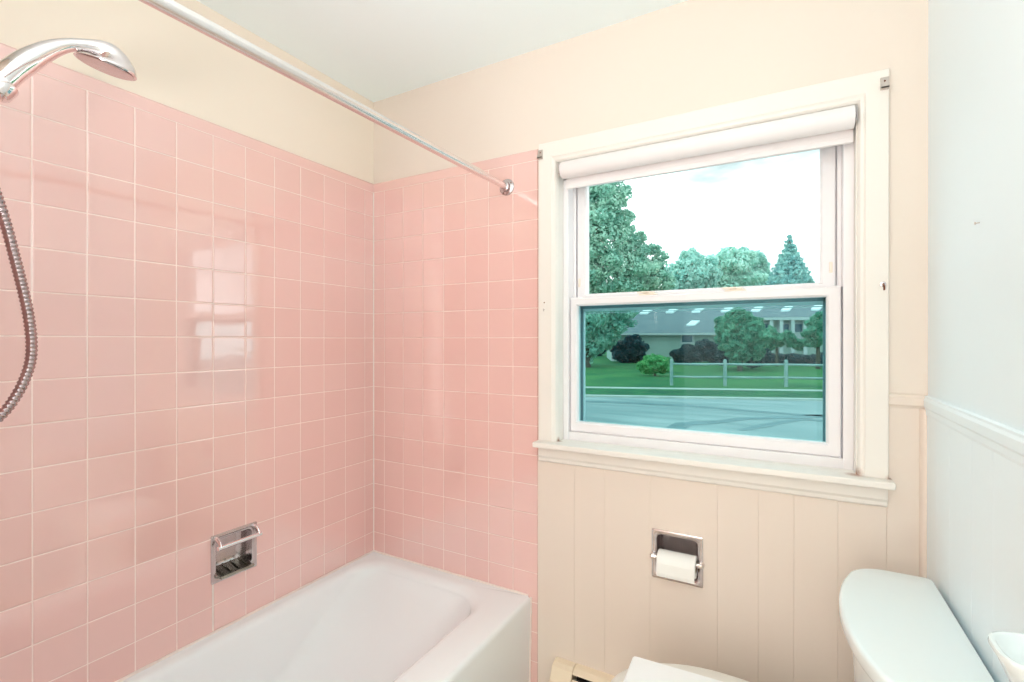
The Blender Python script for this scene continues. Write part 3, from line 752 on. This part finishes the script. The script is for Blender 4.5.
M['leaf_mid'] = leafmat('garden_tree_leaves', (72, 150, 126), (124, 184, 156))
M['leaf_bush'] = leafmat('lawn_bush_leaves', (66, 156, 98), (128, 196, 130))

# ground strips
def strip(name, t0, t1, z, mat, s0=-40, s1=60, th=0.1, label=None):
    return struct(oobj(MB().box(s0, s1, t0, t1, z-th, z), name, mat), label)
strip('road', 2.2, 16.6, GZ, M['asphalt'], label='wet grey street')
strip('curb', 16.6, 16.95, GZ+0.05, M['concrete'], label='pale concrete curb')
strip('verge', 16.95, 19.15, GZ+0.055, M['grass2'], label='grass verge between curb and sidewalk')
strip('sidewalk', 19.15, 19.75, GZ+0.06, M['concrete'], label='narrow sidewalk')
strip('lawn', 19.75, 120, GZ+0.06, M['grass'], s0=-60, s1=110, label='green lawn')
strip('yard', 0.0, 2.2, GZ-0.02, M['grass2'], s0=-40, s1=60, label=None) if False else None
# repair seams on the road
m = MB()
def seam(pts, w):
    L_, R_ = [], []
    for i, p in enumerate(pts):
        a = pts[max(i-1,0)]; b = pts[min(i+1,len(pts)-1)]
        d = Vector((b[0]-a[0], b[1]-a[1])).normalized(); n = Vector((-d.y, d.x))*w*(0.7+0.6*random.random())
        L_.append((p[0]+n.x,p[1]+n.y)); R_.append((p[0]-n.x,p[1]-n.y))
    poly = L_+R_[::-1]
    n = len(pts)
    vs = [(p[0],p[1],GZ+0.006) for p in poly]+[(p[0],p[1],GZ-0.02) for p in poly]
    fs = [(i,i+1,2*n-2-i,2*n-1-i) for i in range(n-1)]
    m.add(vs, fs)
random.seed(11)
def tpx(px, py):   # point of the road plane under a pixel of the photograph
    dep = (CAM.z-GZ)/((py-341.7)/FPX); a = math.atan((px-512)/FPX)
    t = dep/(math.cos(YAW-OA)-math.tan(a-(YAW-OA))*math.sin(YAW-OA))
    return (t*math.tan(a-(YAW-OA)), t)
seam([tpx(x,y) for x,y in ((560,402),(600,403.5),(640,405),(690,407.5),(730,411),(770,414),(830,418))], 0.16)
seam([tpx(x,y) for x,y in ((675,430),(684,425.5),(700,424.5),(725,422.5),(745,420),(770,419.5),(800,418.5),(830,417))], 0.2)
seam([tpx(x,y) for x,y in ((740,432),(760,428),(780,424),(800,421),(830,423))], 0.10)
rd = oobj(m, 'road_seams', M['patch'], bpy.data.objects['road'])

# leaf crowns ------------------------------------------------------------
rng = np.random.default_rng(5)
def crown(name, blobs, n, size, mat, parent, fill=0.25, clump=16, zmin=None):
    """thousands of little folded leaf clumps over overlapping ellipsoid masses"""
    big = list(blobs); blobs = []
    for b in big:
        blobs.append(tuple(b[:3])+tuple(0.8*x for x in b[3:6]))
        for _ in range(clump):
            d = rng.normal(size=3); d /= np.linalg.norm(d); q = 0.2+0.2*rng.random()
            blobs.append((b[0]+d[0]*b[3]*0.9, b[1]+d[1]*b[4]*0.9, b[2]+d[2]*b[5]*0.9, b[3]*q, b[4]*q, b[5]*q*0.8))
    vol = np.array([b[3]*b[4]*b[5] for b in blobs])**(2/3); cnt = np.maximum(10,(vol/vol.sum()*n)).astype(int)
    P_ = []
    for b, c in zip(blobs, cnt):
        d = rng.normal(size=(c,3)); d /= np.linalg.norm(d,axis=1)[:,None]
        r = np.where(rng.random(c) < fill, rng.random(c)**0.5, 0.82+0.26*rng.random(c)**1.0)
        q = d*r[:,None]*np.array(b[3:6]) + np.array(b[:3]); 
        P_.append(np.hstack([q, d]))
    P_ = np.vstack(P_)
    if zmin is not None: P_ = P_[P_[:,2] > zmin]
    k = len(P_); c = P_[:,:3]; nn = P_[:,3:] + rng.normal(size=(k,3))*0.55; nn /= np.linalg.norm(nn,axis=1)[:,None]
    ref = rng.normal(size=(k,3)); u = np.cross(nn, ref); u /= np.linalg.norm(u,axis=1)[:,None]; w = np.cross(nn,u)
    s = size*(0.6+0.8*rng.random(k))[:,None]
    v0 = c-u*s; v1 = c+w*s*0.55+nn*s*0.18; v2 = c+u*s; v3 = c-w*s*0.55+nn*s*0.18
    V = np.stack([v0,v1,v2,v3],axis=1).reshape(-1,3)
    m = MB(); m.v = [tuple(x) for x in V.tolist()]
    F = []
    for i in range(k): F.append((4*i,4*i+1,4*i+2)); F.append((4*i,4*i+2,4*i+3))
    m.f = F
    m.v = [tuple(out_xy(p[0], p[1]) + Vector((0,0,p[2]))) for p in m.v]
    me = bpy.data.meshes.new(name); me.from_pydata(m.v, [], m.f); me.update(); me.materials.append(mat)
    o = bpy.data.objects.new(name, me); COL.objects.link(o)
    if parent:
        o.parent = parent; o.matrix_parent_inverse = parent.matrix_basis.inverted()
    return o
def trunk(s, t, z1, r, parent, lean=0.0):
    m = MB(); m.tube([(s,t,GZ-0.1),(s+lean*0.3,t,GZ+(z1-GZ)*0.4),(s+lean,t,z1)], [r*1.25,r,r*0.5], 10)
    return oobj(m, 'trunk', M['bark'], parent, smooth=True)

# tall leafy tree at the left of the view
T = 34.0
def B_(px, py, rx, rz, t, ry=None):
    """an ellipsoid mass centred at a pixel of the photograph, radii in pixels"""
    s = px2s(px, t); dep = -s*math.sin(YAW-OA)+t*math.cos(YAW-OA); k = dep/FPX
    return (s, t, zat(px,py,t), rx*k, (ry or min(rx,rz))*k, rz*k)
tr = oempty('leafy_tree', px2s(585,T), T, 'tall leafy tree at the left edge of the window view', 'tree')
trunk(px2s(585,T), T, 6.0, 0.35, tr)
bl = [B_(592,205,34,34,T), B_(606,196,22,20,T-1), B_(600,240,36,26,T-1.5), B_(620,225,14,16,T), B_(610,270,40,24,T-1), B_(640,276,24,16,T), B_(628,252,18,14,T), B_(650,268,16,9,T), B_(658,282,14,12,T), B_(580,300,40,30,T), B_(560,250,40,60,T), B_(590,160,34,34,T), B_(598,326,22,20,T), B_(640,262,10,10,T), B_(612,318,22,14,T), B_(590,345,14,18,T), B_(655,275,12,7,T), B_(636,240,9,7,T), B_(630,290,26,12,T), B_(606,332,10,12,T), B_(652,250,9,5,T), B_(662,258,8,5,T), B_(596,312,26,22,T+3), B_(610,335,14,14,T+3)]
crown('crown', bl, 75000, 0.125, M['leaf_big'], tr, fill=0.5)
# treeline behind the house
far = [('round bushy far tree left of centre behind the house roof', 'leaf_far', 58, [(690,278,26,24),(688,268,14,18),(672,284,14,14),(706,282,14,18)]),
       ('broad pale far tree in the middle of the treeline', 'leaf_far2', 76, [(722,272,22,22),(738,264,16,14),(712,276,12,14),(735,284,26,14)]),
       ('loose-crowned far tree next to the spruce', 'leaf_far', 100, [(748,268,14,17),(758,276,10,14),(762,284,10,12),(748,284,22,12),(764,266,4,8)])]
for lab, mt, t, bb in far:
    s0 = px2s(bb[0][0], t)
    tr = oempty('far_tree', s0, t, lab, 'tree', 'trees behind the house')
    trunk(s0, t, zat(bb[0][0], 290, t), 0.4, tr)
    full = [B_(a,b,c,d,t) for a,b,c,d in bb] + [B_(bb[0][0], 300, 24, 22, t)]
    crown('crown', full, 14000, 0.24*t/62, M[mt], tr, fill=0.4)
# spruce: tiers of drooping boughs
t = 64.0; s0 = px2s(789.5, t); ztop = zat(789.5, 235.5, t); kpx = (-s0*math.sin(YAW-OA)+t*math.cos(YAW-OA))/FPX
sp_ = oempty('spruce_tree', s0, t, 'pointed blue green spruce at the right of the treeline', 'tree')
trunk(s0, t, ztop-0.6, 0.35, sp_)
bl = []
for k in range(15):
    f = k/14; z = ztop-0.3-f*62*kpx; r = (1.2+f*29)*kpx
    nb = 3+int(f*8)
    for j in range(nb):
        a = 2*PI*(j/nb)+k*0.7; q = 0.62*r
        bl.append((s0+q*math.cos(a), t+q*math.sin(a), z-0.12*r, 0.42*r+0.15, 0.42*r+0.15, 0.28+0.1*r))
crown('crown', bl, 14000, 0.22, M['leaf_spruce'], sp_, fill=0.5, clump=0)

# the house across the street ---------------------------------------------
TH = 44.0
hL, hR = px2s(611.5, TH), px2s(838, TH)+13.0
hz = zat(640, 334.8, TH)
ho = oempty('house', (hL+hR)/2, TH, 'long pale house with grey shingle roof and skylights across the street', 'house')
m = MB(); m.box(hL, hR, TH, TH+9, GZ, hz)
sidm = M['siding']
wallh = oobj(m, 'wall', sidm, ho)
m = MB()
for k in range(14):
    z = GZ+0.12+k*0.17
    if z < hz-0.1: m.add([(hL,TH-0.002,z),(hR,TH-0.002,z),(hR,TH-0.03,z),(hL,TH-0.03,z),(hL,TH-0.002,z+0.16),(hR,TH-0.002,z+0.16)], [(0,1,2,3),(3,2,5,4)])
oobj(m, 'clapboards', sidm, wallh)
# hip roof
ov = 0.45; ez = hz; rz_ = ez+3.6; rt_ = TH+4.8
rb = [(hL-ov,TH-ov,ez),(hR+ov,TH-ov,ez),(hR+ov,TH+9+ov,ez),(hL-ov,TH+9+ov,ez)]
rg = [(px2s(648,TH)+0.9, rt_, rz_),(hR-2.5, rt_, rz_)]
m = MB(); m.add(rb+rg, [(0,1,5,4),(1,2,5),(2,3,4,5),(3,0,4),(3,2,1,0)])
roof = oobj(m, 'roof', M['roof'], ho)
m = MB(); m.box(hL-ov-0.02, hR+ov, TH-ov-0.06, TH-ov, ez-0.16, ez+0.02); m.box(hL-0.02, hL+0.24, TH-0.06, TH+0.2, GZ, ez); oobj(m, 'white_fascia', M['whitewood'], ho)
slope = (rz_-ez)/(rt_-(TH-ov))
def sky_l(px, py):
    # find the point of the front roof slope under a pixel
    t = TH
    for _ in range(30):
        z = zat(px, py, t); t = (TH-ov) + (z-ez)/slope
    return px2s(px, t), t
for px, py in ((646,314),(672,313),(698,312.5),(727,312),(757,311.5),(787,311),(817,310),(693,325.5),(721,325)):
    s, t = sky_l(px, py); w, h = 0.46, 0.28
    sk_ = 0.28
    m = MB(); z = lambda tt: ez+(tt-(TH-ov))*slope
    base = [(s-w-sk_,t-h),(s+w-sk_,t-h),(s+w+sk_,t+h),(s-w+sk_,t+h)]
    base = [(s-w*0.75-sk_,t-h),(s+w*0.75-sk_,t-h),(s+w*0.75+sk_,t+h),(s-w*0.75+sk_,t+h)]
    m.rings([[(a,b,z(b)+0.01) for a,b in base],[(a,b,z(b)+0.14) for a,b in base]])
    oobj(m, 'skylight', M['skylight'], roof)
s = px2s(687, TH); z = zat(687, 340, TH)
m = MB(); m.box(s-0.55, s+0.55, TH-0.08, TH+0.02, z-0.45, z+0.48); wf = oobj(m, 'window', M['whitewood'], ho)
m = MB(); m.box(s-0.42, s+0.42, TH-0.10, TH-0.06, z-0.30, z+0.40); oobj(m, 'pane', M['darkwin'], wf)
# porch wing at the right
pL, pR = px2s(756, TH-2), px2s(806, TH-2); pz = zat(780, 321.5, TH-2)
m = MB(); m.box(pL, pR, TH-1.9, TH, GZ, pz); oobj(m, 'porch_wall', M['siding'], ho)
m = MB(); m.box(pL-0.3, pR+0.3, TH-2.4, TH+1.2, pz, pz+0.22); oobj(m, 'porch_roof', M['roof'], ho)
m = MB(); m.box(pL-0.3, pR+0.3, TH-2.46, TH-2.4, pz-0.02, pz+0.2); m.box(pL, pR, TH-1.98, TH-1.9, pz-1.55, pz-1.1); oobj(m, 'porch_fascia', M['whitewood'], ho)
for px in (766, 784, 799):
    s = px2s(px, TH-2)
    m = MB(); m.box(s-0.5, s+0.5, TH-1.97, TH-1.88, pz-1.05, pz-0.2); wf = oobj(m, 'window', M['whitewood'], ho)
    m = MB(); m.box(s-0.38, s+0.38, TH-1.99, TH-1.95, pz-0.95, pz-0.3); oobj(m, 'pane', M['darkwin'], wf)
for px in (771, 781, 792.5, 805):
    s = px2s(px, TH-2.3)
    m = MB(); m.box(s-0.13, s+0.13, TH-2.4, TH-2.14, GZ, pz); m.box(s-0.18, s+0.18, TH-2.45, TH-2.09, GZ, GZ+0.2); oobj(m, 'porch_post', M['whitewood'], ho)

# shrubs and garden trees
def shrub(name, lab, cat, t, blobs, n, size, mat, group=None, tr_=None):
    s0 = px2s(blobs[0][0], t)
    o = oempty(name, s0, t, lab, cat, group)
    bb = [B_(a,b,c,d,t) for a,b,c,d in blobs]
    crown('foliage' if not tr_ else 'crown', bb, n, size, M[mat], o, fill=0.4, zmin=GZ+0.07)
    trunk(s0, t, zat(blobs[0][0], blobs[0][1], t), tr_ or 0.06, o)
    return o
shrub('rounded_shrub', 'big dark rounded shrub at the left corner of the house', 'shrub', 41, [(629,352,14,13),(622,354,11,10),(638,350,9,12)], 5000, 0.16, 'leaf_dark', 'dark shrubs by the house')
shrub('rounded_shrub', 'dark shrub in front of the house window, behind the fence', 'shrub', 40, [(690,356,14,9),(704,353,12,11),(681,357,9,8),(716,354,9,11)], 6000, 0.16, 'leaf_dark', 'dark shrubs by the house')
shrub('rounded_shrub', 'dark low shrub under the garden tree, behind the fence', 'shrub', 33, [(742,358,20,10),(728,358,12,9),(757,358,12,9)], 4500, 0.14, 'leaf_dark', 'dark shrubs by the house')
shrub('lawn_bush', 'bright green bush alone on the lawn left of the fence', 'bush', 26, [(655,366,15,8),(646,368,8,6),(664,367,8,7),(655,362,10,6),(650,371,8,3),(660,371,8,3)], 4500, 0.10, 'leaf_bush')
shrub('garden_tree', 'leafy green garden tree standing before the middle of the house', 'tree', 31, [(740,332,16,14),(727,334,11,13),(752,338,14,14),(735,320,12,10),(748,324,10,9),(742,346,14,9),(728,346,8,9),(756,350,8,10),(738,356,10,9),(722,326,6,9),(756,328,9,9)], 12000, 0.14, 'leaf_mid', tr_=0.14)
shrub('garden_tree', 'thin leafy garden tree in front of the house porch', 'tree', 37, [(777,342,9,7),(768,340,8,12),(788,338,8,6),(797,346,9,5)], 2600, 0.13, 'leaf_mid', tr_=0.10)
shrub('garden_tree', 'leafy garden tree by the porch at right end of house', 'tree', 34, [(818,330,12,13),(826,326,12,16),(815,342,8,8)], 4500, 0.14, 'leaf_mid', tr_=0.12)
shrub('hedge', 'low hedge running along the foot of the porch', 'hedge', 39, [(775,361,16,6),(800,361,18,6),(822,361,12,6)], 3500, 0.13, 'leaf_dark')
shrub('distant_tree', 'dark far trees left of the house corner', 'tree', 58, [(597,345,14,16),(606,338,8,14),(585,340,14,22)], 5000, 0.22, 'leaf_dark', tr_=0.2)

# split-rail fence
TF = 20.8
fe = oempty('rail_fence', px2s(725,TF), TF, 'weathered white two rail fence on the lawn across the street', 'fence')
gz = GZ+0.06
posts = [671.5, 725.0, 786.0, 856.0, 941.0, 1049.0]
for px in posts:
    s = px2s(px, TF)
    m = MB(); m.rings([[(a,b,gz-0.05) for a,b in rrect(s-0.06,s+0.06,TF-0.06,TF+0.06,0.015,3)],[(a,b,gz+1.04) for a,b in rrect(s-0.06,s+0.06,TF-0.06,TF+0.06,0.015,3)],[(a,b,gz+1.08) for a,b in rrect(s-0.03,s+0.03,TF-0.03,TF+0.03,0.01,3)]])
    oobj(m, 'post', M['fence'], fe)
for a, b in zip(posts, posts[1:]):
    for h in (0.36, 0.88):
        m = MB(); m.tube([(px2s(a,TF)-0.02,TF,gz+h),((px2s(a,TF)+px2s(b,TF))/2,TF,gz+h-0.015),(px2s(b,TF)+0.02,TF,gz+h+0.005)], [0.042,0.05,0.042], 8)
        oobj(m, 'rail', M['fence'], fe)

# ------------------------------------------------------------------ world
w = bpy.data.worlds.new('overcast_sky'); SC.world = w; w.use_nodes = True
nt = w.node_tree; N = nt.nodes; Lk = nt.links; bg = N['Background']
tc = N.new('ShaderNodeTexCoord'); mp = N.new('ShaderNodeMapping'); mp.inputs['Scale'].default_value = (1,1,3.2); Lk.new(tc.outputs['Generated'], mp.inputs[0])
nz = N.new('ShaderNodeTexNoise'); nz.inputs['Scale'].default_value = 2.6; nz.inputs['Detail'].default_value = 5; Lk.new(mp.outputs[0], nz.inputs['Vector'])
rp_ = N.new('ShaderNodeValToRGB'); Lk.new(nz.outputs['Fac'], rp_.inputs[0])
rp_.color_ramp.elements[0].position = 0.37; rp_.color_ramp.elements[0].color = (0.30,0.338,0.345,1)
rp_.color_ramp.elements[1].position = 0.56; rp_.color_ramp.elements[1].color = (1,1,1,1)
Lk.new(rp_.outputs[0], bg.inputs['Color']); bg.inputs['Strength'].default_value = 2.8

# ------------------------------------------------------------------ added fill lights and sun
def area(name, loc, rot, sx, sy, power, col):
    l = bpy.data.lights.new(name, 'AREA'); l.shape = 'RECTANGLE'; l.size = sx; l.size_y = sy; l.energy = power; l.color = col
    o = bpy.data.objects.new(name, l); COL.objects.link(o); o.location = loc; o.rotation_euler = rot; return o
area('upward_fill', (1.12,-1.80,1.48), (math.radians(180),0,0), 0.5, 0.25, 18, (0.955,0.985,1.0))  # unseen upward fill, added to brighten the ceiling and upper walls
area('rear_fill', (1.35,YF+0.03,1.35), (math.radians(90),0,0), 1.0, 2.2, 17, (0.955,0.985,1.0))  # unseen broad fill behind the camera, added to light the room evenly
sl = bpy.data.lights.new('sun', 'SUN'); sl.energy = 1.6; sl.angle = math.radians(40); sl.color = (1.0,0.99,0.96)
so = bpy.data.objects.new('sun', sl); COL.objects.link(so); so.rotation_euler = (math.radians(48), 0, math.radians(-30))

# ------------------------------------------------------------------ camera
cd = bpy.data.cameras.new('camera'); cd.sensor_width = 36; cd.sensor_fit = 'HORIZONTAL'; cd.lens = FPX/1024*36; cd.clip_start = 0.02; cd.clip_end = 500
co = bpy.data.objects.new('camera', cd); COL.objects.link(co)
mt = Matrix((rt, up, -fw)).transposed().to_4x4(); mt.translation = CAM
co.matrix_world = mt; SC.camera = co

vs = SC.view_settings
vs.view_transform = 'Standard'; vs.look = 'None'; vs.gamma = 1; vs.use_curve_mapping = False; vs.exposure = 0.0
SC.display_settings.display_device = 'sRGB'
SC.cycles.max_bounces = 10; SC.cycles.diffuse_bounces = 7; SC.cycles.transparent_max_bounces = 16
